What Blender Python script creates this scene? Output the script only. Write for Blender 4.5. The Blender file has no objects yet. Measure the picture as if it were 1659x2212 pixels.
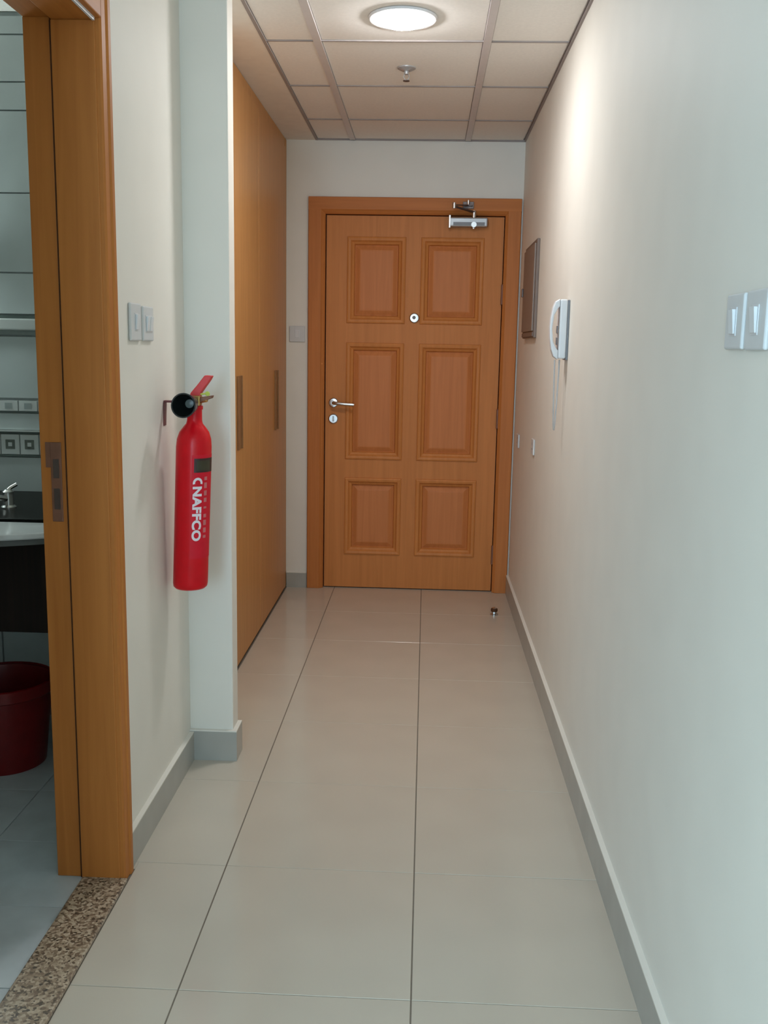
import bpy, bmesh, math, random
from mathutils import Vector, Matrix
random.seed(7)
sc = bpy.context.scene
C = bpy.context.collection
PI = math.pi

# ------------------------------------------------------------------ camera
CAM_H = 1.35
F_PX, YAW, PITCH, ROLL = 2084.3, -0.0411, -0.1690, 0.0184
cam_d = bpy.data.cameras.new('camera'); cam = bpy.data.objects.new('camera', cam_d); C.objects.link(cam)
cam_d.sensor_fit = 'VERTICAL'; cam_d.sensor_height = 24.0; cam_d.lens = F_PX * 24.0 / 2212.0
cam_d.clip_start = 0.02
fw = Vector((math.sin(YAW)*math.cos(PITCH), math.cos(YAW)*math.cos(PITCH), math.sin(PITCH)))
rt = Vector((math.cos(YAW), -math.sin(YAW), 0)); up = rt.cross(fw)
r2 = math.cos(ROLL)*rt + math.sin(ROLL)*up; u2 = -math.sin(ROLL)*rt + math.cos(ROLL)*up
m = Matrix((r2, u2, -fw)).transposed().to_4x4(); m.translation = Vector((0, 0, CAM_H))
cam.matrix_world = m
sc.camera = cam

# ------------------------------------------------------------------ world, daylight, exposure
LAMP_STRENGTH = 128.0
LAMP_COLOR = (0.97, 0.98, 1.0)
w = bpy.data.worlds.new('world'); sc.world = w; w.use_nodes = True
w.node_tree.nodes['Background'].inputs[0].default_value = (0.62, 0.80, 1.0, 1)
w.node_tree.nodes['Background'].inputs[1].default_value = 1.0
ld = bpy.data.lights.new('window_daylight', 'AREA'); ld.shape = 'RECTANGLE'; ld.size = 2.2; ld.size_y = 1.5
ld.energy = 165.0; ld.color = (0.50, 0.765, 1.0)
lo = bpy.data.objects.new('window_daylight', ld); C.objects.link(lo)
lo.location = (-1.3, -3.06, 1.55); lo.rotation_euler = (PI/2, 0, 0)
sc.view_settings.view_transform = 'Standard'; sc.view_settings.look = 'None'
sc.view_settings.gamma = 1.0; sc.view_settings.use_curve_mapping = False
sc.view_settings.exposure = 0.27

try:                                  # light-path settings only: fewer glossy bounces, no caustics
    sc.cycles.max_bounces = 6; sc.cycles.glossy_bounces = 3; sc.cycles.transmission_bounces = 2
    sc.cycles.caustics_reflective = False; sc.cycles.caustics_refractive = False
    sc.cycles.use_adaptive_sampling = True; sc.cycles.adaptive_threshold = 0.02
except AttributeError:
    pass

# ------------------------------------------------------------------ measures (metres)
XR = 0.486          # right wall
XL = -0.746         # left wall of the passage
XC, YC, YC2 = -0.605, 2.980, 3.062   # stub wall beside the cupboard
XCUP = -0.764       # cupboard front
YD = 5.310          # end wall
ZC = 2.421          # ceiling
YJ = 2.227          # far jamb of the bathroom doorway
YJ0 = 1.400         # near jamb
XB = -0.905         # bathroom face of the passage wall
YB = 3.400          # bathroom tiled wall
HEAD = 2.045

# ------------------------------------------------------------------ materials
def nt(name):
    mt = bpy.data.materials.new(name); mt.use_nodes = True
    n = mt.node_tree; return mt, n, n.nodes['Principled BSDF']
def setp(b, rough=.5, metal=0., spec=.5, coat=0., coat_r=.05):
    b.inputs['Roughness'].default_value = rough; b.inputs['Metallic'].default_value = metal
    b.inputs['Specular IOR Level'].default_value = spec
    b.inputs['Coat Weight'].default_value = coat; b.inputs['Coat Roughness'].default_value = coat_r
def plain(name, col, rough=.5, metal=0., spec=.5, var=.06, scale=30., coat=0., bump=0.):
    mt, n, b = nt(name); setp(b, rough, metal, spec, coat)
    tc = n.nodes.new('ShaderNodeTexCoord'); no = n.nodes.new('ShaderNodeTexNoise'); no.inputs['Scale'].default_value = scale
    no.inputs['Detail'].default_value = 1 if var <= .05 else 3
    n.links.new(tc.outputs['Object'], no.inputs['Vector'])
    cr = n.nodes.new('ShaderNodeValToRGB')
    cr.color_ramp.elements[0].position = .3; cr.color_ramp.elements[1].position = .7
    cr.color_ramp.elements[0].color = tuple(c*(1-var) for c in col) + (1,)
    cr.color_ramp.elements[1].color = tuple(min(1, c*(1+var)) for c in col) + (1,)
    n.links.new(no.outputs['Fac'], cr.inputs[0]); n.links.new(cr.outputs[0], b.inputs['Base Color'])
    if bump:
        bp = n.nodes.new('ShaderNodeBump'); bp.inputs['Strength'].default_value = bump; bp.inputs['Distance'].default_value = .002
        n.links.new(no.outputs['Fac'], bp.inputs['Height']); n.links.new(bp.outputs[0], b.inputs['Normal'])
    return mt
def wood(name, c1, c2, axis='Z', rough=.5, coat=0.):
    mt, n, b = nt(name); setp(b, rough, 0, .25, coat, .2)
    tc = n.nodes.new('ShaderNodeTexCoord'); mp = n.nodes.new('ShaderNodeMapping')
    s = {'X': (1.2, 28, 28), 'Y': (28, 1.2, 28), 'Z': (28, 28, 1.2)}[axis]
    mp.inputs['Scale'].default_value = s
    n.links.new(tc.outputs['Object'], mp.inputs[0])
    no = n.nodes.new('ShaderNodeTexNoise'); no.inputs['Scale'].default_value = 1.6; no.inputs['Detail'].default_value = 5
    no.inputs['Distortion'].default_value = .6
    n.links.new(mp.outputs[0], no.inputs['Vector'])
    cr = n.nodes.new('ShaderNodeValToRGB'); cr.color_ramp.elements[0].position = .32; cr.color_ramp.elements[1].position = .68
    cr.color_ramp.elements[0].color = c1 + (1,); cr.color_ramp.elements[1].color = c2 + (1,)
    n.links.new(no.outputs['Fac'], cr.inputs[0]); n.links.new(cr.outputs[0], b.inputs['Base Color'])
    bp = n.nodes.new('ShaderNodeBump'); bp.inputs['Strength'].default_value = .06; bp.inputs['Distance'].default_value = .001
    n.links.new(no.outputs['Fac'], bp.inputs['Height']); n.links.new(bp.outputs[0], b.inputs['Normal'])
    return mt
def granite(name):
    mt, n, b = nt(name); setp(b, .3, 0, .5)
    tc = n.nodes.new('ShaderNodeTexCoord'); vo = n.nodes.new('ShaderNodeTexVoronoi'); vo.inputs['Scale'].default_value = 170
    n.links.new(tc.outputs['Object'], vo.inputs['Vector'])
    sep = n.nodes.new('ShaderNodeSeparateColor'); n.links.new(vo.outputs['Color'], sep.inputs[0])
    cr = n.nodes.new('ShaderNodeValToRGB'); e = cr.color_ramp.elements
    e[0].position = 0; e[0].color = (.07, .05, .035, 1); e[1].position = 1; e[1].color = (.56, .45, .33, 1)
    q = e.new(.25); q.color = (.22, .15, .10, 1); q = e.new(.55); q.color = (.38, .28, .19, 1)
    n.links.new(sep.outputs[0], cr.inputs[0]); n.links.new(cr.outputs[0], b.inputs['Base Color'])
    return mt
def emit(name, col, s):
    mt = bpy.data.materials.new(name); mt.use_nodes = True; n = mt.node_tree
    for x in list(n.nodes): n.nodes.remove(x)
    o = n.nodes.new('ShaderNodeOutputMaterial'); e = n.nodes.new('ShaderNodeEmission')
    e.inputs[0].default_value = col + (1,); e.inputs[1].default_value = s
    n.links.new(e.outputs[0], o.inputs[0]); return mt
M = {}
M['wall'] = plain('cream_wall_paint', (.83, .79, .71), .6, spec=.3, var=.015, scale=6)
M['ceil'] = plain('ceiling_board', (.90, .855, .80), .85, spec=.1, var=.02, scale=90, bump=.1)
M['border'] = plain('ceiling_border_paint', (.88, .82, .74), .8, spec=.1, var=.02, scale=20)
M['tbar'] = plain('grid_bar_enamel', (.68, .62, .60), .5, var=.02)
M['tbard'] = plain('grid_painted_shade', (.36, .31, .29), .7, var=.02)  # darker colour puts the shade of the grid gaps into the bars
M['tile'] = plain('polished_porcelain', (.60, .53, .435), .14, spec=.5, var=.025, scale=5, coat=0)
M['grout'] = plain('dark_grout', (.21, .175, .14), .9, spec=.1)
M['skirt'] = plain('skirting_tile', (.42, .41, .37), .3, var=.05, scale=12)
M['door'] = wood('door_veneer', (.55, .195, .048), (.63, .23, .06), 'Z')
M['doorp'] = wood('door_panel_veneer', (.55, .185, .054), (.63, .22, .068), 'Z')
M['frame'] = wood('door_frame_veneer', (.50, .165, .040), (.58, .20, .05), 'Z')
M['frameh'] = wood('door_head_veneer', (.50, .165, .040), (.58, .20, .05), 'X')
M['cup'] = wood('cupboard_veneer', (.54, .258, .084), (.61, .30, .105), 'Z', rough=.40)
M['jamb'] = wood('jamb_veneer', (.44, .148, .030), (.52, .185, .040), 'Z')
M['jambh'] = wood('jamb_head_veneer', (.44, .148, .030), (.52, .185, .040), 'Y')
M['rubgroove'] = plain('dark_rubber_and_groove', (.09, .036, .014), .7, spec=.2)
M['chrome'] = plain('brushed_chrome', (.62, .61, .60), .25, metal=1, var=.03)
M['silver'] = plain('silver_paint', (.46, .46, .46), .4, metal=.5, var=.03)
M['darkmetal'] = plain('dark_steel', (.13, .10, .09), .4, metal=.7, var=.1)
M['bronze'] = plain('bronze_metal', (.24, .11, .07), .5, metal=.4, var=.1)
M['pull'] = plain('dull_bronze', (.30, .15, .06), .5, metal=.2, var=.05)
M['brass'] = plain('brass', (.50, .33, .12), .35, metal=.9, var=.1)
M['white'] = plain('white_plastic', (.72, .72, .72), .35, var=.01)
M['whitesw'] = plain('switch_plastic', (.66, .66, .65), .5, spec=.25, var=.01)
M['cord'] = plain('grey_white_cord', (.50, .48, .46), .5, var=.03)
M['rocker'] = plain('rocker_plastic', (.72, .72, .72), .5, spec=.25, var=.01)
M['grey'] = plain('grey_plastic', (.22, .22, .23), .4, var=.03)
M['black'] = plain('black_plastic', (.012, .014, .013), .28, var=.1)
M['horncore'] = plain('dark_green_grey', (.07, .10, .10), .35, var=.1)
M['red'] = plain('red_enamel', (.66, .005, .012), .3, spec=.25, var=.04)
M['redlever'] = plain('red_lever_plastic', (.72, .05, .05), .4, var=.05)
M['redlabel'] = plain('red_label_film', (.66, .012, .028), .45, spec=.2, var=.04)
M['redbracket'] = plain('dark_red_bracket', (.16, .03, .03), .45, var=.1)
M['blackband'] = plain('black_band_print', (.03, .008, .006), .4, var=.1)
M['olive'] = plain('olive_print', (.035, .03, .012), .4, var=.1)
M['print'] = plain('white_print', (.85, .75, .78), .5, var=.02)
M['printsoft'] = plain('pale_print', (.60, .16, .16), .5, var=.05)
M['yellow'] = plain('yellow_green_tag', (.60, .70, .12), .5, var=.05)
M['panelbox'] = plain('beige_brown_enamel', (.24, .18, .145), .5, var=.04)
M['panelframe'] = plain('beige_brown_frame', (.18, .13, .105), .5, var=.04)
M['granite'] = granite('speckled_granite')
M['btile'] = plain('glazed_wall_tile', (.52, .57, .57), .2, var=.04, scale=8)
M['btrim'] = plain('glazed_trim_tile', (.62, .65, .64), .2, var=.03, scale=8)
M['bdark'] = plain('dark_tile_and_shade_line', (.10, .13, .12), .3, var=.1)
M['bshade'] = plain('mid_grey_shade_line', (.26, .30, .29), .3, var=.1)
M['binlay'] = plain('grey_inlay', (.15, .17, .15), .3, var=.15, scale=60)
M['bgrout'] = plain('grey_grout', (.36, .40, .40), .9, spec=.1)
M['bfloor'] = plain('blue_grey_floor_tile', (.50, .55, .57), .3, var=.10, scale=9)
M['blackstone'] = plain('black_granite', (.006, .006, .005), .35, spec=.06, var=.3, scale=120)
M['darkwood'] = wood('near_black_wood', (.010, .005, .004), (.018, .009, .006), 'Z')
M['ceramic'] = plain('white_ceramic', (.74, .75, .76), .12, var=.01)
M['apron'] = plain('dark_grey_apron', (.10, .105, .10), .4, var=.05)
M['bucket'] = plain('red_bucket_plastic', (.17, .003, .004), .35, var=.08)
M['lampglow'] = emit('lamp_diffuser_glow', LAMP_COLOR, LAMP_STRENGTH)
M['addedglow'] = emit('added_tube_glow', (.84, 1.0, .98), 78.0)
M['steelwin'] = plain('window_frame_aluminium', (.6, .6, .6), .4, metal=.5)

# ------------------------------------------------------------------ mesh builder
class MB:
    def __init__(s): s.v = []; s.f = []
    def add(s, vs, fs):
        k = len(s.v); s.v += [tuple(v) for v in vs]; s.f += [tuple(i+k for i in f) for f in fs]; return s
    def box(s, x0, x1, y0, y1, z0, z1):
        if x0 > x1: x0, x1 = x1, x0
        if y0 > y1: y0, y1 = y1, y0
        if z0 > z1: z0, z1 = z1, z0
        v = [(x0,y0,z0),(x1,y0,z0),(x1,y1,z0),(x0,y1,z0),(x0,y0,z1),(x1,y0,z1),(x1,y1,z1),(x0,y1,z1)]
        return s.add(v, [(0,3,2,1),(4,5,6,7),(0,1,5,4),(1,2,6,5),(2,3,7,6),(3,0,4,7)])
    def lathe(s, prof, origin, axis=(0,0,1), n=24, cap=True):
        """prof: list of (radius, height along axis)"""
        a = Vector(axis).normalized(); t = Vector((1,0,0)) if abs(a.x) < .9 else Vector((0,1,0))
        e1 = a.cross(t).normalized(); e2 = a.cross(e1); o = Vector(origin)
        vs = []; fs = []
        for r, h in prof:
            for i in range(n):
                th = 2*PI*i/n; vs.append(o + a*h + (e1*math.cos(th)+e2*math.sin(th))*max(r, 1e-5))
        for j in range(len(prof)-1):
            for i in range(n):
                fs.append((j*n+i, j*n+(i+1) % n, (j+1)*n+(i+1) % n, (j+1)*n+i))
        if cap:
            fs.append(tuple(range(n-1, -1, -1))); fs.append(tuple((len(prof)-1)*n+i for i in range(n)))
        return s.add(vs, fs)
    def cyl(s, p0, p1, r0, r1=None, n=20):
        p0 = Vector(p0); p1 = Vector(p1); r1 = r0 if r1 is None else r1
        return s.lathe([(r0, 0), (r1, (p1-p0).length)], p0, p1-p0, n)
    def tube(s, pts, r, n=10):
        pts = [Vector(p) for p in pts]; vs = []; fs = []
        prev = None
        for k, p in enumerate(pts):
            d = (pts[min(k+1, len(pts)-1)] - pts[max(k-1, 0)]).normalized()
            if prev is None:
                t = Vector((0,0,1)) if abs(d.z) < .9 else Vector((1,0,0)); e1 = d.cross(t).normalized()
            else:
                e1 = (prev - d*prev.dot(d)).normalized()
            prev = e1; e2 = d.cross(e1)
            for i in range(n):
                th = 2*PI*i/n; vs.append(p + (e1*math.cos(th)+e2*math.sin(th))*r)
        for k in range(len(pts)-1):
            for i in range(n): fs.append((k*n+i, k*n+(i+1) % n, (k+1)*n+(i+1) % n, (k+1)*n+i))
        fs.append(tuple(range(n-1, -1, -1))); fs.append(tuple((len(pts)-1)*n+i for i in range(n)))
        return s.add(vs, fs)
    def prism(s, poly, axis, a0, a1):
        """poly of 2-D points extruded along axis 'x','y' or 'z'"""
        def P(u, v, a): return {'x': (a,u,v), 'y': (u,a,v), 'z': (u,v,a)}[axis]
        n = len(poly); vs = [P(u,v,a0) for u,v in poly] + [P(u,v,a1) for u,v in poly]
        fs = [tuple(range(n)), tuple(range(2*n-1, n-1, -1))] + [(i, (i+1) % n, n+(i+1) % n, n+i) for i in range(n)]
        return s.add(vs, fs)
    def mesh(s, name, off=(0,0,0), smooth=False):
        me = bpy.data.meshes.new(name); o = Vector(off)
        me.from_pydata([tuple(Vector(v)-o) for v in s.v], [], s.f)
        bm = bmesh.new(); bm.from_mesh(me); bmesh.ops.recalc_face_normals(bm, faces=bm.faces); bm.to_mesh(me); bm.free()
        if smooth:
            me.polygons.foreach_set('use_smooth', [True]*len(me.polygons)); me.set_sharp_from_angle(angle=math.radians(38))
        return me
    def build(s, name, mat, parent=None, smooth=False, bevel=0., seg=2):
        off = wloc(parent)
        me = s.mesh(name, off, smooth); me.materials.append(M[mat])
        o = bpy.data.objects.new(name, me); C.objects.link(o)
        if parent: o.parent = parent
        if bevel:
            b = o.modifiers.new('bevel', 'BEVEL'); b.width = bevel; b.segments = seg; b.limit_method = 'ANGLE'; b.angle_limit = math.radians(40)
        return o
def wloc(o):
    v = Vector((0,0,0))
    while o: v += o.location; o = o.parent
    return v
def tag(o, label=None, cat=None, group=None, kind=None):
    if label: o['label'] = label
    if cat: o['category'] = cat
    if group: o['group'] = group
    if kind: o['kind'] = kind
    return o
def thing(name, label, cat, loc, group=None, kind=None):
    o = bpy.data.objects.new(name, None); C.objects.link(o); o.location = loc; o.empty_display_size = .05
    return tag(o, label, cat, group, kind)
def struct(name, mb, mat, label, cat, **k):
    return tag(mb.build(name, mat, **k), label, cat, kind='structure')
def piece(me, name, mat, parent, loc):
    """a piece sharing mesh data me, at world loc"""
    o = bpy.data.objects.new(name, me); C.objects.link(o)
    if mat and not me.materials: me.materials.append(M[mat])
    o.parent = parent; o.location = Vector(loc) - wloc(parent); return o
_tilecache = {}
def slab_mesh(key, sx, sy, sz, mat, cham=.0015):
    """box centred in x/y, top at 0, with chamfered top edges"""
    k = (key, round(sx,4), round(sy,4), round(sz,4), mat)
    if k in _tilecache: return _tilecache[k]
    mb = MB(); a, b, c = sx/2, sy/2, cham
    v = [(-a,-b,-sz),(a,-b,-sz),(a,b,-sz),(-a,b,-sz),(-a,-b,-c),(a,-b,-c),(a,b,-c),(-a,b,-c),
         (-a+c,-b+c,0),(a-c,-b+c,0),(a-c,b-c,0),(-a+c,b-c,0)]
    f = [(0,3,2,1),(8,9,10,11)]
    for i in range(4):
        j = (i+1) % 4; f += [(i,j,4+j,4+i),(4+i,4+j,8+j,8+i)]
    mb.add(v, f); me = mb.mesh(key); me.materials.append(M[mat]); _tilecache[k] = me; return me

# ------------------------------------------------------------------ SETTING: floor
fl = struct('floor', MB().box(-3.0, XR+.1, -3.1, YD+.15, -.08, -.0015), 'grout', 'polished beige porcelain tile floor running to the entrance door', 'floor')
XA, XBL, PITCHT, R0 = -.4934, .0005, .4991, 1.8259
row_edges = [R0 + PITCHT*k for k in range(-4, 8)]
for k, y0 in enumerate(row_edges):
    y1 = min(y0 + PITCHT, YD+.03)
    if y1 - y0 < .02: continue
    xmin = -.7275 if y0 < 1.9 else (-.745 if y0 < 2.7 else XCUP)
    for (x0, x1) in ((xmin, XA), (XA, XBL), (XBL, XR)):
        gx, gy = .0032, .0016
        me = slab_mesh('floor_tile', x1-x0-gx, y1-y0-gy, .008, 'tile', .0008)
        piece(me, 'tile', 'tile', fl, ((x0+x1)/2, (y0+y1)/2, random.uniform(-.00015, .00015)))
piece(slab_mesh('floor_tile', .0180, .0335, .008, 'tile', .0004), 'tile', 'tile', fl, (-.7350, 2.3075, 0))
# living-room floor behind the viewer and the bathroom floor
struct('floor_living_room', MB().box(-3.0, XR, -3.1, R0-4*PITCHT-.001, -.0014, 0), 'tile', 'beige tile floor of the room behind the passage', 'floor')
bf = struct('floor_bathroom', MB().box(-2.4, -.842, .9, YB, -.0014, -.0008), 'bgrout', 'blue-grey tiled bathroom floor beyond the granite threshold', 'floor')
me = slab_mesh('bathroom_floor_tile', .2985, .2985, .006, 'bfloor', .001)
for i in range(5):
    for j in range(8):
        piece(me, 'tile', 'bfloor', bf, (-.842-.15-.3*i, 1.05+.3*j, .004))

# ------------------------------------------------------------------ SETTING: walls
wr = struct('wall_right', MB().box(XR, XR+.1, -3.1, YD+.15, 0, ZC+.1), 'wall', 'long plain cream right wall of the passage', 'wall')
wl = MB()
wl.box(XB, XL, YJ+.03, YC, 0, ZC+.1)                 # from the doorway to the stub
wl.box(XB, XL, .30, YJ0-.03, 0, ZC+.1)               # before the doorway
wl.box(XB, XL, YJ0-.03, YJ+.03, HEAD+.03, ZC+.1)     # above the doorway
struct('wall_left', wl, 'wall', 'cream left wall between bathroom doorway and stub wall, with fire extinguisher', 'wall')
struct('wall_stub', MB().box(XB, XC, YC, YC2, 0, ZC+.1).box(XB, XCUP, YC2, YB+.083, 0, ZC+.1), 'wall', 'short projecting cream stub wall beside the cupboard', 'wall', bevel=.004)
wf = MB()
wf.box(-1.45, XR, YD+.075, YD+.15, 0, ZC+.1)
wf.box(-1.45, -.640, YD, YD+.075, 0, ZC+.1); wf.box(.472, XR, YD, YD+.075, 0, ZC+.1); wf.box(-.640, .472, YD, YD+.075, 2.122, ZC+.1)
struct('wall_end', wf, 'wall', 'cream end wall around the entrance door', 'wall')
# living room behind the viewer: back wall with a window, side wall, return wall
wb = MB()
wb.box(-3.1, XR+.1, -3.1, -3.0, 0, .75); wb.box(-3.1, XR+.1, -3.1, -3.0, 2.35, ZC+.1)
wb.box(-3.1, -2.5, -3.1, -3.0, .75, 2.35); wb.box(-.1, XR+.1, -3.1, -3.0, .75, 2.35)
struct('wall_back', wb, 'wall', 'cream wall with a window behind the viewer', 'wall')
struct('wall_living_room_side', MB().box(-3.1, -3.0, -3.0, .4, 0, ZC+.1), 'wall', 'cream side wall of the room behind the viewer', 'wall')
struct('wall_living_room_return', MB().box(-3.0, XB, .30, .40, 0, ZC+.1), 'wall', 'cream return wall behind the viewer', 'wall')
wn = tag(MB().box(-2.5, -.1, -3.06, -3.02, .75, .80).box(-2.5, -.1, -3.06, -3.02, 2.30, 2.35).box(-2.5, -2.45, -3.06, -3.02, .8, 2.3).box(-.15, -.1, -3.06, -3.02, .8, 2.3).box(-1.325, -1.275, -3.06, -3.02, .8, 2.3).build('window_1', 'steelwin'), 'aluminium window behind the viewer', 'window', kind='structure')

# ceiling
ce = struct('ceiling', MB().box(-3.1, XR+.1, -3.1, YD+.15, ZC+.012, ZC+.10), 'ceil', 'suspended ceiling of cream square boards in a metal grid', 'ceiling')
XE, S1, S2 = -.612, -.4186, .1853
struct_b = MB().box(XCUP-.02, XE, YC2-.05, YD, ZC-.002, ZC+.012).box(XL-.02, XE, .4, YC2-.05, ZC-.002, ZC+.012)
b = struct_b.build('ceiling_border', 'border', ce)
rows = [3.658 + .6*k for k in range(-6, 3)]
cols = [XE, S1, S2, XR]
BW = .028
for bx in (S1, S2): MB().box(bx-BW/2, bx+BW/2, rows[0], YD, ZC-.003, ZC+.010).build('grid_bar', 'tbar', ce)
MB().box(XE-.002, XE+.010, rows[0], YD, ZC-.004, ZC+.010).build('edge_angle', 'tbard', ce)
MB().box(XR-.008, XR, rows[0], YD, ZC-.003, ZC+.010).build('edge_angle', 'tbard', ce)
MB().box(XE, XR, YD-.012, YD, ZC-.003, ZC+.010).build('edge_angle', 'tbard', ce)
for ry in rows:
    for ci in range(3):
        x0 = cols[ci] + (.010 if ci == 0 else BW/2); x1 = cols[ci+1] - (.014 if ci == 2 else BW/2)
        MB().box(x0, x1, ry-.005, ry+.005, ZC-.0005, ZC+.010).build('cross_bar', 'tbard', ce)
LX, LY, LR = -.108, 3.413, .098
for ri, ry in enumerate(rows):
    y1 = min(ry + .6, YD - .012)
    for ci in range(3):
        x0 = cols[ci] + (.012 if ci == 0 else BW/2+.002); x1 = cols[ci+1] - (.016 if ci == 2 else BW/2+.002)
        ya, yb = ry+.007, y1-.007
        if x0 < LX < x1 and ya < LY < yb:      # board with the round cut-out for the lamp
            n = 48; mb = MB(); vs = []; fs = []
            ths = [2*PI*(i+.5)/n - PI for i in range(n)]
            for qx in (x0, x1):
                for qy in (ya, yb):                  # let the nearest spoke hit each corner exactly
                    tc_ = math.atan2(qy-LY, qx-LX); kk = min(range(n), key=lambda i: abs(ths[i]-tc_)); ths[kk] = tc_
            for i in range(n):
                th = ths[i]; cx, cy = math.cos(th), math.sin(th)
                t = min((x1-LX)/cx if cx > 0 else (x0-LX)/cx if cx < 0 else 9, (yb-LY)/cy if cy > 0 else (ya-LY)/cy if cy < 0 else 9)
                vs += [(LX+LR*cx, LY+LR*cy, ZC+.004), (LX+t*cx, LY+t*cy, ZC+.004), (LX+LR*cx, LY+LR*cy, ZC+.0115), (LX+t*cx, LY+t*cy, ZC+.0115)]
            for i in range(n):
                a, c = 4*i, 4*((i+1) % n); fs += [(a, a+1, c+1, c), (a+2, c+2, c+3, a+3), (a, c, c+2, a+2), (a+1, a+3, c+3, c+1)]
            mb.add(vs, fs); mb.build('ceiling_board', 'ceil', ce)
        else:
            MB().box(x0, x1, ya, yb, ZC+.003, ZC+.0115).build('ceiling_board', 'ceil', ce)

# skirtings
def skirt(name, boxes, label):
    a = MB(); c = MB()
    for x0, x1, y0, y1, z1 in boxes:
        a.box(x0, x1, y0, y1, 0, z1-.004); c.box(x0, x1, y0, y1, z1-.004, z1)
    o = struct(name, a, 'skirt', label, 'skirting')
    c.build('top_edge', 'wall', o); return o
skirt('baseboard_right', [(XR-.014, XR, -3.0, YD, .106)], 'grey-beige tile skirting along the right wall')
skirt('baseboard_left', [(XL, XL+.014, YJ+.064, YC-.014, .098)], 'grey-beige tile skirting below the fire extinguisher')
skirt('baseboard_stub', [(XL, XC+.014, YC-.014, YC, .104), (XC, XC+.014, YC, YC2, .104)], 'grey tile skirting wrapped round the stub wall')
skirt('baseboard_end', [(XCUP, -.652, YD-.014, YD, .088)], 'short grey tile skirting between cupboard and entrance door')

# ------------------------------------------------------------------ BATHROOM DOORWAY
dw = thing('door_2', 'wooden bathroom door frame with granite threshold, left of the passage', 'door frame', (XL, YJ, 0), kind='structure')
MB().box(-.8430, -.7445, YJ, YJ+.034, .004, HEAD).build('jamb', 'jamb', dw, bevel=.002)
MB().box(XB-.004, -.8485, YJ+.010, YJ+.036, .004, HEAD+.0085).build('rebate', 'jamb', dw, bevel=.002)
MB().box(-.8485, -.8430, YJ+.008, YJ+.030, .004, HEAD).build('groove_strip', 'rubgroove', dw)  # dark strip standing in for the groove between jamb and rebate
MB().box(-.842, -.7445, YJ0-.034, YJ0, .004, HEAD).build('jamb', 'jamb', dw, bevel=.002)
MB().box(XB-.004, -.846, YJ0-.036, YJ0-.010, .004, HEAD+.0085).build('rebate', 'jamb', dw, bevel=.002)
MB().box(-.842, -.7445, YJ0-.034, YJ+.034, HEAD, HEAD+.034).build('head_jamb', 'jambh', dw, bevel=.002)
MB().box(XB-.004, -.850, YJ0-.034, YJ+.034, HEAD+.008, HEAD+.036).build('head_rebate', 'jambh', dw, bevel=.002)
MB().box(-.748, -.7425, YJ0, YJ-.004, HEAD-.004, HEAD+.003).build('white_strip', 'white', dw)  # thin white strip along the lower hall edge of the head
def arch(y0, y1):
    # architrave profile: stepped, rounded outer edge
    s = 1 if y1 > y0 else -1; wd = abs(y1-y0)
    pr = [(XL, y0), (XL+.010, y0), (XL+.014, y0+s*.006), (XL+.015, y0+s*wd*.55), (XL+.019, y0+s*wd*.62), (XL+.019, y0+s*wd*.9), (XL+.015, y1), (XL, y1)]
    return MB().prism(pr, 'z', .0, HEAD+.066)
arch(YJ+.003, YJ+.061).build('architrave', 'jamb', dw)
arch(YJ0-.003, YJ0-.061).build('architrave', 'jamb', dw)
MB().box(XL, XL+.016, YJ0-.003, YJ+.003, HEAD+.003, HEAD+.066).build('head_architrave', 'jambh', dw, bevel=.003)
sp = MB().box(-.884, -.858, YJ+.0075, YJ+.0105, .925, 1.115).build('strike_plate', 'bronze', dw, bevel=.001)
sp['label'] = 'dark bronze strike plate'
MB().box(-.878, -.864, YJ+.006, YJ+.008, 1.03, 1.075).build('latch_hole', 'darkmetal', sp)
MB().box(-.878, -.864, YJ+.006, YJ+.008, .955, 1.005).build('latch_hole', 'darkmetal', sp)
MB().box(-.896, -.858, YJ+.0085, YJ+.0105, 1.055, 1.115).build('strike_lip', 'bronze', sp)
struct('trim_1', MB().box(-.842, -.7265, YJ0-.03, YJ+.004, -.001, .010), 'granite', 'speckled brown granite threshold of the bathroom doorway', 'threshold', bevel=.003)

# ------------------------------------------------------------------ BATHROOM
bw = MB().box(-2.5, XB, YB, YB+.08, 0, ZC+.1)
bwall = struct('wall_bathroom_end', bw, 'bgrout', 'pale blue-grey tiled bathroom wall with patterned borders', 'wall')
struct('wall_bathroom_left', MB().box(-2.5, -2.4, .4, YB, 0, ZC+.1), 'btile', 'tiled bathroom side wall', 'wall')
def wtile(x0, x1, z0, z1, mat, proud, name='tile'):
    mb = MB(); c = .0015; y = YB - proud
    mb.add([(x0,YB-.001,z0),(x1,YB-.001,z0),(x1,YB-.001,z1),(x0,YB-.001,z1),(x0+c,y,z0+c),(x1-c,y,z0+c),(x1-c,y,z1-c),(x0+c,y,z1-c)],
           [(4,5,6,7),(0,1,5,4),(1,2,6,5),(2,3,7,6),(3,0,4,7),(0,3,2,1)])
    return mb.build(name, mat, bwall)
prev = {}
g = .002
plain_rows = [(.10,.35),(.352,.60),(.602,.80),(.802,.939),(1.033,1.097),(1.146,1.366),(1.440,1.583),(1.583,1.85),(1.85,2.119),(2.119,2.21),(2.21,2.36),(2.36,2.42)]
xs = [-2.395, -2.05, -1.80, -1.55, -1.30, -1.05, -.91]
for z0, z1 in plain_rows:
    for x0, x1 in zip(xs[:-1], xs[1:]): wtile(x0+g, x1-g, z0+.0015, z1-.0015, 'btile', .007)
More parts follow.
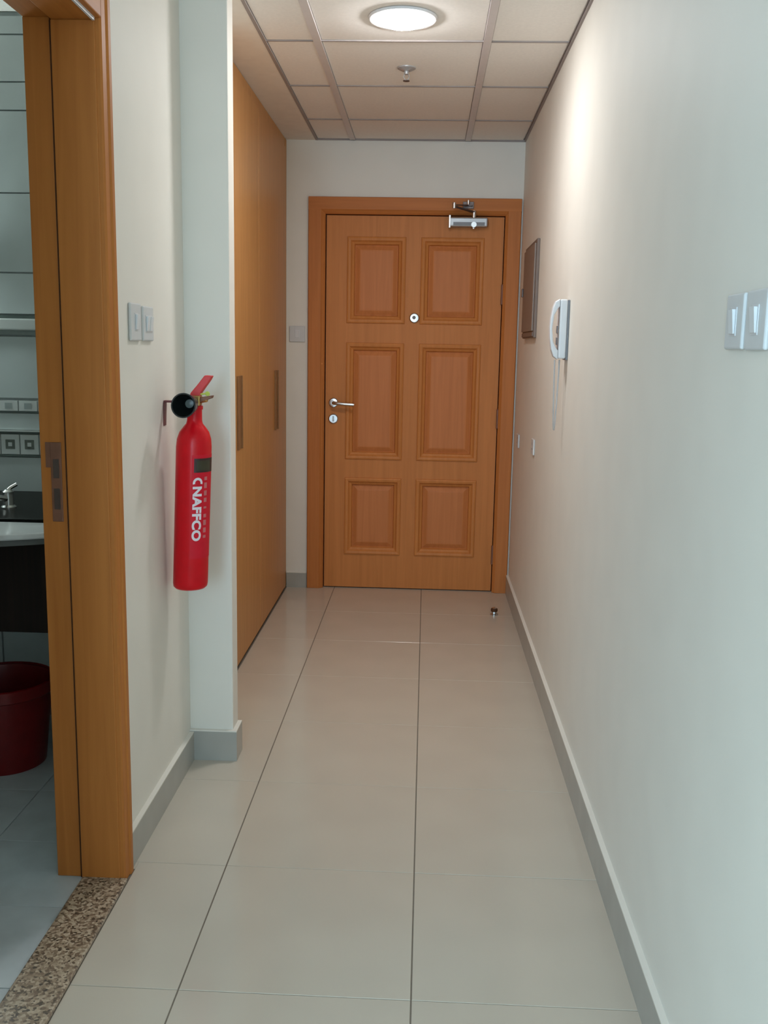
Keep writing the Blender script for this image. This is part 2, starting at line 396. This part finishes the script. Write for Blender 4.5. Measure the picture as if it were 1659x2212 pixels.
for i in range(22):                                     # border with square inlays
    x0 = -2.361 + .07*i
    if x0 + .07 > -.91: break
    t = wtile(x0+.0008, x0+.0692, .946, 1.020, 'btrim', .008, 'border_tile')
    MB().box(x0+.018, x0+.052, YB-.0088, YB-.0078, .966, 1.000).build('square_inlay', 'binlay', t)
    MB().box(x0+.028, x0+.042, YB-.0096, YB-.0086, .976, .990).build('inlay_centre', 'btrim', t)
    t = wtile(x0+.0008, x0+.0692, 1.101, 1.140, 'btrim', .008, 'border_tile')
    MB().box(x0+.022, x0+.048, YB-.0088, YB-.0078, 1.110, 1.131).build('square_inlay', 'bgrout', t)
MB().box(-2.395, -.91, YB-.010, YB-.001, 1.021, 1.029).build('dark_pencil_and_shade', 'bdark', bwall)
MB().box(-2.395, -.91, YB-.014, YB-.001, 1.029, 1.034).build('pencil_tile', 'btrim', bwall)
MB().box(-2.395, -.91, YB-.010, YB-.001, .939, .945).build('dark_pencil_and_shade', 'bdark', bwall)
MB().box(-2.395, -.91, YB-.010, YB-.001, 1.097, 1.100).build('dark_pencil_and_shade', 'bdark', bwall)
MB().box(-2.395, -.91, YB-.024, YB-.001, 1.386, 1.426).build('dado_tile', 'btrim', bwall, bevel=.005)
MB().box(-2.395, -.91, YB-.010, YB-.001, 1.370, 1.386).build('dark_pencil_and_shade', 'bshade', bwall)  # grey band painted as the shadow line beneath the dado
MB().box(-2.395, -.91, YB-.010, YB-.001, 1.426, 1.438).build('dark_pencil_and_shade', 'bdark', bwall)  # dark band painted as the shadow line above the dado

# vanity: dark cabinet, black stone ledge, white bow-front basin, chrome tap
va = thing('vanity_cabinet', 'near-black wall-hung vanity cabinet under the bathroom basin', 'cabinet', (-1.40, YB, .47))
MB().box(-1.90, -1.02, 2.80, YB-.012, .47, .765).build('body', 'darkwood', va, bevel=.003)
for x0, x1 in ((-1.895, -1.463), (-1.457, -1.025)):
    d = MB().box(x0, x1, 2.782, 2.799, .475, .76).build('door', 'darkwood', va, bevel=.002)
    xh = -1.49 if x0 < -1.6 else -1.43
    MB().tube([(xh, 2.782, .66), (xh, 2.765, .66), (xh, 2.765, .74), (xh, 2.782, .74)], .004).build('handle', 'darkmetal', d, smooth=True)
le = tag(MB().box(-1.93, -.99, 2.84, YB-.012, .770, .815).build('stone_ledge', 'blackstone', bevel=.003), 'black polished stone ledge behind the white basin', 'ledge')
ba = thing('washbasin', 'white bow-front ceramic basin top over the dark vanity', 'basin', (-1.45, 2.84, .766))
n = 24; rim = []
for i in range(n+1):
    t = i/n; x = -1.93 + .94*t
    rim.append((x, 2.75 - .17*math.sin(PI*t)**.8))
poly = rim + [(-.99, 2.838), (-1.93, 2.838)]
MB().prism(poly, 'z', .788, .806).build('rim', 'ceramic', ba, bevel=.005)
MB().prism([(x*.97-.0435, y+.03) for x, y in rim] + [(-.99, 2.837), (-1.93, 2.837)], 'z', .7665, .788).build('apron', 'apron', ba)
MB().lathe([(.110, .8062), (.118, .814), (.114, .822), (.106, .822), (.096, .812), (.060, .8075), (.001, .807)], (-1.46, 2.712, 0), n=40, cap=False).build('bowl', 'ceramic', ba, smooth=True)
TX, TY = -1.338, 3.02
tp = thing('basin_tap', 'chrome mixer tap on the black stone ledge', 'tap', (TX, TY, .815))
MB().lathe([(.024, .0002), (.024, .006), (.018, .012), (.017, .045), (.018, .055), (.010, .062)], (TX, TY, .815)).build('body', 'chrome', tp, smooth=True)
MB().tube([(TX, TY, .845), (TX-.012, TY-.05, .858), (TX-.022, TY-.10, .855), (TX-.028, TY-.13, .842)], .010).build('spout', 'chrome', tp, smooth=True)
MB().tube([(TX, TY, .875), (TX+.006, TY+.008, .882), (TX+.022, TY+.018, .892)], .006).build('lever', 'chrome', tp, smooth=True)
# red bucket
bk = thing('bucket', 'dark red plastic bucket on the bathroom floor under the vanity', 'bucket', (-1.335, 2.905, .005))
MB().lathe([(.125, .004), (.152, .255), (.158, .260), (.158, .278), (.150, .278), (.146, .255), (.120, .015), (.001, .012)], (-1.335, 2.905, .0005), n=40, cap=False).lathe([(.125, .004), (.001, .0045)], (-1.335, 2.905, .0005), n=40, cap=False).build('body', 'bucket', bk, smooth=True)
MB().lathe([(.158, .245), (.161, .248), (.161, .283), (.156, .286)], (-1.335, 2.905, .0005), n=40, cap=False).build('rim', 'bucket', bk, smooth=True)
MB().tube([(-1.335-.158*math.cos(a), 2.905+.03*math.sin(a), .262-.09*math.sin(a)) for a in [PI*i/12 for i in range(13)]], .003).build('handle', 'darkmetal', bk, smooth=True)

# ------------------------------------------------------------------ ENTRANCE DOOR
dr = thing('door_1', 'brown wooden entrance door with six raised panels at the end of the passage', 'door', (-.08, YD, 0), kind='structure')
FX0, FX1, FZ = -.648, .478, 2.131          # frame outside
LX0, LX1, LZ = -.557, .394, 2.043          # leaf
FY = YD - .022                             # frame face
LFY = YD + .012                            # leaf face
def jambprof(x0, x1):
    s = 1 if x1 > x0 else -1
    return [(x0, YD+.07), (x0, FY+.004), (x0+s*.004, FY), (x0+s*.068, FY), (x0+s*.074, FY+.006), (x1-s*.010, FY+.010), (x1-s*.002, FY+.018), (x1-s*.002, YD+.07)]
MB().prism(jambprof(FX0, LX0), 'z', 0.001, FZ-.001).build('frame_jamb', 'frame', dr)
MB().prism(jambprof(FX1, LX1), 'z', 0.001, FZ-.001).build('frame_jamb', 'frame', dr)
hp = [(YD+.07, FZ), (FY+.004, FZ), (FY-.0005, FZ-.004), (FY-.0005, FZ-.064), (FY+.006, FZ-.072), (FY+.010, LZ+.010), (FY+.018, LZ+.002), (YD+.07, LZ+.002)]
MB().prism([(a, b) for a, b in hp], 'x', FX0+.0005, FX1-.0005).build('frame_head', 'frameh', dr)
PAN = [(-.430,-.126,1.486,1.922),(-.030,.285,1.486,1.922),(-.431,-.135,.744,1.363),(-.038,.281,.744,1.363),(-.434,-.146,.205,.622),(-.036,.276,.205,.622)]
# leaf: stiles and rails around six openings
bx0 = [(-.432, -.136), (-.036, .281)]
bz = [(.205, .622), (.744, 1.363), (1.486, 1.922)]
GL0, GL1 = LX0+.004, LX1-.003
leaf = MB()
leaf.box(GL0, GL1, LFY+.022, LFY+.045, .006, LZ-.003)
leaf.box(GL0, bx0[0][0], LFY, LFY+.022, .006, LZ-.003)
leaf.box(bx0[0][1], bx0[1][0], LFY, LFY+.022, .006, LZ-.003)
leaf.box(bx0[1][1], GL1, LFY, LFY+.022, .006, LZ-.003)
zs = [.006] + [q for z in bz for q in z] + [LZ-.003]
for a, b_ in bx0:
    for k in range(0, 8, 2): leaf.box(a, b_, LFY, LFY+.022, zs[k], zs[k+1])
lf = leaf.build('door_leaf', 'door', dr)
for (x0, x1) in bx0:
    for (z0, z1) in bz:
        p = MB(); rings = [(0, LFY+.021), (.036, LFY+.021), (.058, LFY+.010), (.064, LFY+.009)]
        vs = []; fs = []
        for d, y in rings: vs += [(x0+d,y,z0+d),(x1-d,y,z0+d),(x1-d,y,z1-d),(x0+d,y,z1-d)]
        for k in range(3):
            for i in range(4): fs.append((4*k+i, 4*k+(i+1) % 4, 4*k+4+(i+1) % 4, 4*k+4+i))
        fs.append((12,13,14,15)); p.add(vs, fs)
        po = p.build('panel', 'doorp', lf)
        mo = MB(); prof = [(-.010, LFY+.0005), (-.008, LFY-.006), (-.001, LFY-.009), (.010, LFY-.007), (.018, LFY+.003), (.028, LFY+.008), (.034, LFY+.0215)]
        vs = []; fs = []
        for d, y in prof: vs += [(x0+d,y,z0+d),(x1-d,y,z0+d),(x1-d,y,z1-d),(x0+d,y,z1-d)]
        for k in range(len(prof)-1):
            for i in range(4): fs.append((4*k+i, 4*k+(i+1) % 4, 4*k+4+(i+1) % 4, 4*k+4+i))
        mo.add(vs, fs); mo.build('panel_moulding', 'door', lf)
# lever handle, lock, viewer
hd = MB().lathe([(.026, 0), (.026, .006), (.022, .010), (.012, .011), (.010, .045)], (-.508, LFY, 1.045), (0,-1,0)).build('lever_handle', 'chrome', dr, smooth=True)
MB().tube([(-.508, LFY-.040, 1.045), (-.500, LFY-.050, 1.045), (-.480, LFY-.053, 1.044), (-.43, LFY-.052, 1.040), (-.392, LFY-.048, 1.038)], .0095).build('lever', 'chrome', hd, smooth=True)
lk = MB().lathe([(.027, 0), (.027, .006), (.022, .010)], (-.508, LFY, .957), (0,-1,0)).build('lock_rose', 'chrome', dr, smooth=True)
MB().box(-.512, -.504, LFY-.014, LFY-.010, .942, .972).build('key_cylinder', 'silver', lk, bevel=.002)
vw = MB().lathe([(.027, 0), (.027, .004), (.022, .009), (.012, .010)], (-.074, LFY, 1.509), (0,-1,0)).build('door_viewer', 'chrome', dr, smooth=True)
MB().lathe([(.010, 0), (.008, .002), (.001, .003)], (-.076, LFY-.0101, 1.511), (0,-1,0)).build('lens', 'grey', vw, smooth=True)
for hz in (1.64, .975, .215):
    h_ = MB().cyl((LX1-.001, LFY-.006, hz-.05), (LX1-.001, LFY-.006, hz+.05), .007, n=12).build('hinge', 'bronze', dr, smooth=True)
    for q in (-.052, .050): MB().lathe([(.0075, 0), (.004, .006)], (LX1-.001, LFY-.006, hz+q-.002), n=12).build('hinge_cap', 'bronze', h_, smooth=True)
# door closer
cl = MB().box(.100, .300, LFY-.058, LFY-.002, 1.984, 2.030).build('door_closer', 'silver', dr, bevel=.006)
cl['label'] = 'silver overhead door closer with folded arm'
MB().box(.096, .106, LFY-.061, LFY-.001, 1.976, 2.042).build('end_cap', 'chrome', cl, bevel=.002)
MB().box(.120, .285, LFY-.0595, LFY-.057, 1.990, 2.006).build('cover_strip', 'grey', cl)
MB().cyl((.228, LFY-.034, 1.974), (.228, LFY-.034, 2.066), .0125).build('pivot', 'chrome', cl, smooth=True)
MB().cyl((.228, LFY-.062, 1.994), (.228, LFY-.057, 1.994), .014).build('valve_cap', 'chrome', cl, smooth=True)
def bar(p0, p1, wd, th):
    p0 = Vector(p0); p1 = Vector(p1); d = (p1-p0).normalized(); s = d.cross(Vector((0,0,1))).normalized()*wd/2; z = Vector((0,0,th/2))
    vs = [p0-s-z, p0+s-z, p0+s+z, p0-s+z, p1-s-z, p1+s-z, p1+s+z, p1-s+z]
    return MB().add(vs, [(0,1,2,3),(4,7,6,5),(0,4,5,1),(1,5,6,2),(2,6,7,3),(3,7,4,0)])
bar((.228, LFY-.034, 2.060), (.120, LFY-.150, 2.072), .020, .006).build('main_arm', 'darkmetal', cl)
bar((.120, LFY-.150, 2.079), (.196, FY-.012, 2.092), .018, .006).build('forearm', 'darkmetal', cl)
MB().cyl((.120, LFY-.150, 2.062), (.120, LFY-.150, 2.090), .010).build('arm_joint', 'chrome', cl, smooth=True)
br = MB().box(.168, .226, FY-.006, FY, 2.076, 2.112).box(.176, .218, FY-.026, FY-.006, 2.088, 2.096).build('arm_bracket', 'darkmetal', cl, bevel=.0015)
MB().cyl((.196, FY-.014, 2.096), (.196, FY-.014, 2.118), .007).build('bracket_pin', 'chrome', br, smooth=True)

# ------------------------------------------------------------------ CUPBOARD
cu = thing('built_in_cupboard', 'tall light brown built-in cupboard reaching the ceiling, left before the entrance door', 'cupboard', (XCUP, 4.2, 0))
MB().box(XCUP-.56, XCUP-.024, YB+.085, YD-.003, .012, ZC-.006).build('body', 'cup', cu)
MB().box(XCUP-.022, XCUP-.004, 5.258, YD-.002, .003, ZC-.004).build('end_post', 'cup', cu, bevel=.002)
MB().box(XCUP-.022, XCUP-.006, YB+.085, 5.256, 2.372, ZC-.004).build('top_fascia', 'cup', cu)
MB().box(XCUP-.024, XCUP-.008, YB+.085, 5.256, .002, .012).build('bottom_track', 'darkmetal', cu)
for y0, y1, yh in ((YB+.088, 4.428, 3.935), (4.432, 5.254, 4.915)):
    d = MB().box(XCUP-.022, XCUP, y0, y1, .014, 2.370).build('door', 'cup', cu, bevel=.0015)
    MB().box(XCUP, XCUP+.003, yh-.045, yh+.045, .925, 1.225).build('pull_plate', 'pull', d, bevel=.001)
    MB().box(XCUP+.003, XCUP+.009, yh-.045, yh-.037, .925, 1.225).box(XCUP+.003, XCUP+.009, yh+.037, yh+.045, .925, 1.225).build('pull_rim', 'pull', d, bevel=.001)

# ------------------------------------------------------------------ FIRE EXTINGUISHER (hangs on the left wall)
EX, EY, ER = -.670, 2.735, .0505
TILT = .040
fe = thing('fire_extinguisher', 'red carbon dioxide fire extinguisher with black horn hung on the left wall', 'fire extinguisher', (EX, EY, .625))
def tiltv(v): return (v[0] + (v[2]-.86)*TILT, v[1], v[2])
def tb(mb): mb.v = [tiltv(v) for v in mb.v]; return mb
Z0 = .642
body = [(.030, 0), (.043, .002), (.049, .008), (ER, .018), (ER, .418), (.0485, .440), (.042, .460), (.031, .475), (.0235, .484), (.0215, .494), (.0205, .526)]
tb(MB().lathe(body, (EX, EY, Z0), n=40)).build('cylinder', 'red', fe, smooth=True)
tb(MB().lathe([(.023, .524), (.023, .534), (.016, .538)], (EX, EY, Z0), n=24)).build('neck_collar', 'red', fe, smooth=True)
vb = tb(MB().box(EX-.017, EX+.017, EY-.017, EY+.017, 1.176, 1.206).cyl((EX+.014, EY, 1.192), (EX+.036, EY-.004, 1.196), .0085)).build('valve', 'brass', fe, bevel=.003)
lv = tb(MB().prism([(EX-.016, 1.200), (EX+.012, 1.196), (EX+.020, 1.215), (EX+.044, 1.250), (EX+.050, 1.262), (EX+.028, 1.263), (EX+.008, 1.236), (EX-.010, 1.214)], 'y', EY-.013, EY+.013)).build('squeeze_lever', 'redlever', fe, bevel=.003)
tb(MB().prism([(EX+.014, 1.186), (EX+.050, 1.199), (EX+.052, 1.207), (EX+.014, 1.200)], 'y', EY-.012, EY+.012)).build('carry_handle', 'bronze', fe, bevel=.002)
pn = tb(MB().tube([(EX+.020, EY-.018, 1.210), (EX+.034, EY-.020, 1.212)], .0025).lathe([(.005, -.002), (.007, 0), (.005, .002)], (EX+.040, EY-.021, 1.212), (0,1,.2), n=16)).build('safety_pin', 'yellow', fe, smooth=True)
# black horn, mouth towards the passage
hb = Vector((EX-.004, EY-.014, 1.182)); hm = Vector((EX-.006, EY-.110, 1.183)); ax = (hm-hb)
L = ax.length
hn = tb(MB().lathe([(.012, 0), (.016, L*.12), (.026, L*.35), (.031, L*.7), (.0335, L*.97), (.0345, L), (.031, L), (.0285, L*.92), (.022, L*.45), (.010, L*.25), (.001, L*.24)], hb, ax, n=32, cap=False)).build('discharge_horn', 'black', fe, smooth=True)
tb(MB().lathe([(.013, -.012), (.014, .004), (.011, .02)], hb, ax, n=20)).build('horn_nut', 'darkmetal', hn, smooth=True)
tb(MB().lathe([(.012, L*.60), (.012, L*.72), (.004, L*.74)], hb + Vector((.010, 0, .004)), ax, n=16)).build('horn_core', 'horncore', hn, smooth=True)
# hanging bracket on the wall
bk2 = tb(MB().box(XL-TILT*.30, XL+.004-TILT*.30, EY-.012, EY+.012, 1.118, 1.186).box(XL-TILT*.30, EX-.014, EY-.010, EY+.010, 1.184, 1.190)).build('wall_bracket', 'redbracket', fe, bevel=.001)
# label film, band, print: bent round the cylinder
aim = math.atan2(0-EY, 0-EX)                 # direction towards the passage
def patch(u0, u1, z0, z1, r, n=14):
    """u in radians from the aim direction, positive to the right as seen from the passage"""
    mb = MB(); vs = []; fs = []
    for i in range(n+1):
        a = aim + u0 + (u1-u0)*i/n
        for rr in (r, r-.0006):
            for z in (z0, z1): vs.append((EX+rr*math.cos(a), EY+rr*math.sin(a), z))
    for i in range(n):
        k = 4*i; fs += [(k, k+4, k+5, k+1), (k+2, k+3, k+7, k+6), (k, k+2, k+6, k+4), (k+1, k+5, k+7, k+3)]
    fs += [(0,1,3,2), (4*n, 4*n+2, 4*n+3, 4*n+1)]
    return tb(mb.add(vs, fs))
lab = patch(-.10, 1.75, .740, 1.040, ER+.0005).build('label_film', 'redlabel', fe, smooth=True)
patch(.03, 1.45, .990, 1.030, ER+.0010).build('label_band', 'blackband', lab, smooth=True)
patch(.16, 1.10, .995, 1.024, ER+.0014).build('label_window', 'olive', lab, smooth=True)
def bent_text(body, size, u_base, z_top, r, off):
    cu_ = bpy.data.curves.new('lettering', 'FONT'); cu_.body = body; cu_.size = size; cu_.offset = off; cu_.space_character = 1.06
    to = bpy.data.objects.new('lettering', cu_); C.objects.link(to)
    dg = bpy.context.evaluated_depsgraph_get(); me_ = bpy.data.meshes.new_from_object(to.evaluated_get(dg))
    bpy.data.objects.remove(to); bpy.data.curves.remove(cu_)
    bm = bmesh.new(); bm.from_mesh(me_); bpy.data.meshes.remove(me_)
    for k in range(1, 8):
        bmesh.ops.bisect_plane(bm, geom=bm.verts[:]+bm.edges[:]+bm.faces[:], plane_co=(0, size*.72*k/8, 0), plane_no=(0,1,0))
    xs_ = [v.co.x for v in bm.verts]; x0_, x1_ = min(xs_), max(xs_)
    out = MB(); bm.verts.index_update()
    for v in bm.verts:
        a = aim + u_base + v.co.y/r; out.v.append(tiltv((EX+r*math.cos(a), EY+r*math.sin(a), z_top-(v.co.x-x0_))))
    out.f = [tuple(v.index for v in f.verts) for f in bm.faces]; bm.free()
    return out, x1_-x0_
TZ = .950
tx, ln = bent_text('NAFFCO', .0345, .02, TZ, ER+.0012, .0016)
# stretch to the measured length
k_ = .158/ln
tx.v = [(x - (z-.86)*TILT + ((TZ-(TZ-(z))*k_)-.86)*TILT, y, TZ-(TZ-z)*k_) for x, y, z in tx.v]
tx.build('lettering', 'print', lab)
em = MB(); vs = []; fs = []; nn = 18                     # arched emblem above the lettering
for i in range(nn+1):
    th = PI*1.15*i/nn - PI*.075
    for rr in (.0142, .0078):
        y_, z_ = rr*math.cos(th), rr*math.sin(th)*1.1
        a = aim + .26 + y_/(ER+.0012); vs.append(tiltv((EX+(ER+.0012)*math.cos(a), EY+(ER+.0012)*math.sin(a), .960+z_)))
for i in range(nn): fs.append((2*i, 2*i+1, 2*i+3, 2*i+2))
em.add(vs, fs).build('emblem', 'print', lab)
for i, (z_, l_) in enumerate([(.972,.010),(.952,.016),(.930,.014),(.910,.012),(.888,.006),(.864,.010),(.844,.015),(.822,.014),(.803,.008)]):
    patch(.66, .86, z_-l_/2, z_+l_/2, ER+.0009, 5).build('faint_print', 'printsoft', lab)

# ------------------------------------------------------------------ SWITCHES
def switch_plate(name, label, wall, a, z, wd=.086, ht=.086, rockers=1, group=None, cat='switch'):
    """wall 'R' right wall, 'L' left wall, 'E' end wall; a = centre along the wall"""
    if wall == 'R': T = lambda u, d, zz: (XR-d, a+u, zz)
    elif wall == 'L': T = lambda u, d, zz: (XL+d, a+u, zz)
    else: T = lambda u, d, zz: (a+u, YD-d, zz)
    def bx(u0, u1, d0, d1, z0, z1):
        p, q = T(u0, d0, z0), T(u1, d1, z1); return MB().box(p[0], q[0], p[1], q[1], p[2], q[2])
    t = thing(name, label, cat, T(0, 0, z-ht/2), group)
    bx(-wd/2, wd/2, 0, .008, z-ht/2, z+ht/2).build('plate', 'whitesw', t, bevel=.004, seg=3)
    if cat == 'switch':
        rw = .022
        for i in range(rockers):
            c = (i-(rockers-1)/2)*.030
            bx(c-rw/2-.003, c+rw/2+.003, .008, .009, z-.022, z+.022).build('surround', 'white', t)
            p = MB(); pts = [(c-rw/2, .009, z-.019), (c+rw/2, .009, z-.019), (c+rw/2, .009, z+.019), (c-rw/2, .009, z+.019), (c-rw/2, .0115, z-.019), (c+rw/2, .0115, z-.019), (c+rw/2, .0150, z+.019), (c-rw/2, .0150, z+.019)]
            p.add([T(*q) for q in pts], [(0,3,2,1),(4,5,6,7),(0,1,5,4),(1,2,6,5),(2,3,7,6),(3,0,4,7)]); p.build('rocker', 'rocker', t, bevel=.001)
    else:
        for (u, zz, w_, h_) in ((0, .014, .006, .012), (-.012, -.010, .010, .005), (.012, -.010, .010, .005)):
            bx(u-w_/2, u+w_/2, .008, .0085, z+zz-h_/2, z+zz+h_/2).build('pin_hole', 'grey', t)
    return t
switch_plate('light_switch', 'white light switch on right wall, farther from the picture edge', 'R', 1.562, 1.3995)
switch_plate('light_switch', 'white light switch on right wall, cut by the right picture edge', 'R', 1.461, 1.3995, .090, .088)
switch_plate('light_switch', 'white light switch on left wall, next to the bathroom door frame', 'L', 2.462, 1.402, .090, .094)
switch_plate('light_switch', 'white light switch on left wall, nearer the stub wall', 'L', 2.572, 1.400, .094, .090, rockers=2)
switch_plate('light_switch', 'white light switch on end wall between cupboard and entrance door', 'E', -.708, 1.413, .086, .086)
switch_plate('wall_socket', 'small white socket low on right wall, nearer the entrance door', 'R', 5.02, .885, .086, .070, cat='socket')
switch_plate('wall_socket', 'small white socket low on right wall, below the brown panel box', 'R', 4.32, .925, .086, .070, cat='socket')

# ------------------------------------------------------------------ DISTRIBUTION BOARD on the right wall
db = thing('electrical_panel', 'beige-brown metal electrical panel box on the right wall near the entrance door', 'panel box', (XR, 4.665, 1.405))
MB().box(XR-.014, XR, 4.415, 4.915, 1.405, 1.837).build('frame', 'panelframe', db, bevel=.003)
dd = MB().box(XR-.022, XR-.014, 4.432, 4.898, 1.435, 1.818).build('door', 'panelbox', db, bevel=.002)
MB().box(XR-.030, XR-.022, 4.868, 4.890, 1.605, 1.645).build('latch', 'darkmetal', dd, bevel=.002)
MB().box(XR-.019, XR-.014, 4.425, 4.905, 1.411, 1.430).build('bottom_lip', 'panelframe', db, bevel=.001)

# ------------------------------------------------------------------ INTERCOM HANDSET
ic = thing('intercom_phone', 'white wall intercom handset with hanging cord on the right wall', 'intercom', (XR, 3.41, 1.315))
MB().box(XR-.008, XR, 3.405, 3.480, 1.318, 1.522).build('back_plate', 'grey', ic, bevel=.002)
bs = MB().box(XR-.034, XR-.008, 3.402, 3.477, 1.322, 1.524).build('base', 'white', ic, bevel=.006, seg=3)
MB().box(XR-.0365, XR-.034, 3.446, 3.466, 1.37, 1.395).build('button', 'grey', bs, bevel=.001)
MB().box(XR-.0365, XR-.034, 3.446, 3.466, 1.41, 1.435).build('button', 'grey', bs, bevel=.001)
ph = [(1.318, .034), (1.330, .050), (1.352, .058), (1.390, .064), (1.425, .066), (1.460, .064), (1.495, .058), (1.516, .050), (1.526, .034),
      (1.500, .034), (1.490, .042), (1.470, .052), (1.425, .057), (1.380, .052), (1.360, .042), (1.350, .034)]
MB().prism([(XR-d, z) for z, d in ph], 'y', 3.404, 3.442).build('handset', 'white', ic, bevel=.004, seg=3)
pts = []
for i in range(41):
    t = i/40; a = PI*t
    if t < .45: y = 3.385; 
    pts.append((XR-.020 - .022*(1-t), 3.423+.045*t, 1.318 - .245*math.sin(a)**.75))
MB().tube(pts, .0028, 8).build('cord', 'cord', ic, smooth=True)

# ------------------------------------------------------------------ DOOR STOP
dsx, dsy = .379, 4.841
ds = thing('door_stop', 'small metal door stop on the floor before the entrance door', 'door stop', (dsx, dsy, 0))
MB().lathe([(.020, .0003), (.020, .004), (.015, .007), (.012, .030), (.013, .036), (.006, .040)], (dsx, dsy, 0), n=24).build('post', 'chrome', ds, smooth=True)
MB().lathe([(.0155, .018), (.0175, .022), (.0175, .030), (.0155, .034)], (dsx, dsy, 0), n=24).build('rubber_ring', 'rubgroove', ds, smooth=True)

# ------------------------------------------------------------------ SPRINKLER
sx, sy = -.108, 3.99
sk = thing('fire_sprinkler', 'small fire sprinkler head on the ceiling beyond the lamp', 'sprinkler', (sx, sy, ZC+.003))
MB().lathe([(.014, .004), (.036, .002), (.036, -.002), (.020, -.010), (.013, -.012)], (sx, sy, ZC+.001), n=28).build('escutcheon', 'silver', sk, smooth=True)
MB().cyl((sx, sy, ZC-.010), (sx, sy, ZC-.022), .009, n=14).build('body', 'silver', sk, smooth=True)
for s_ in (-1, 1): MB().tube([(sx+s_*.008, sy, ZC-.021), (sx+s_*.011, sy, ZC-.032), (sx+s_*.003, sy, ZC-.044)], .002, 8).build('yoke_arm', 'silver', sk, smooth=True)
MB().lathe([(.004, .0), (.013, -.001), (.013, -.003), (.003, -.0035)], (sx, sy, ZC-.044), n=20).build('deflector', 'darkmetal', sk, smooth=True)

# ------------------------------------------------------------------ CEILING LAMP
lp = thing('ceiling_light', 'round glowing recessed ceiling light above the passage', 'ceiling light', (LX, LY, ZC))
MB().lathe([(.094, -.006), (.094, .005), (.0935, .0055), (.001, .006)], (LX, LY, ZC+.004), n=48, cap=False).build('housing', 'white', lp, smooth=True)
MB().lathe([(.090, .001), (.097, -.007), (.110, -.006), (.114, .001)], (LX, LY, ZC+.0015), n=48, cap=False).build('trim_ring', 'white', lp, smooth=True)
MB().lathe([(.0001, -.032), (.030, -.030), (.058, -.024), (.076, -.015), (.087, -.003), (.089, .002)], (LX, LY, ZC+.004), n=48, cap=False).build('diffuser', 'lampglow', lp, smooth=True)

# ------------------------------------------------------------------ ADDED TUBE LIGHT, out of view, brightens the bathroom tiles
vl = thing('added_tube_light', 'added unseen tube light brightening the bathroom wall above the basin', 'added light', (-1.95, YB-.008, 1.62))
MB().box(-2.20, -1.70, YB-.045, YB-.007, 1.60, 1.65).build('backplate', 'chrome', vl, bevel=.003)
MB().cyl((-2.18, YB-.075, 1.625), (-1.72, YB-.075, 1.625), .018, n=20).build('tube', 'addedglow', vl, smooth=True)
for x_ in (-2.195, -1.72): MB().box(x_, x_+.015, YB-.097, YB-.045, 1.603, 1.647).build('end_cap', 'chrome', vl, bevel=.002)
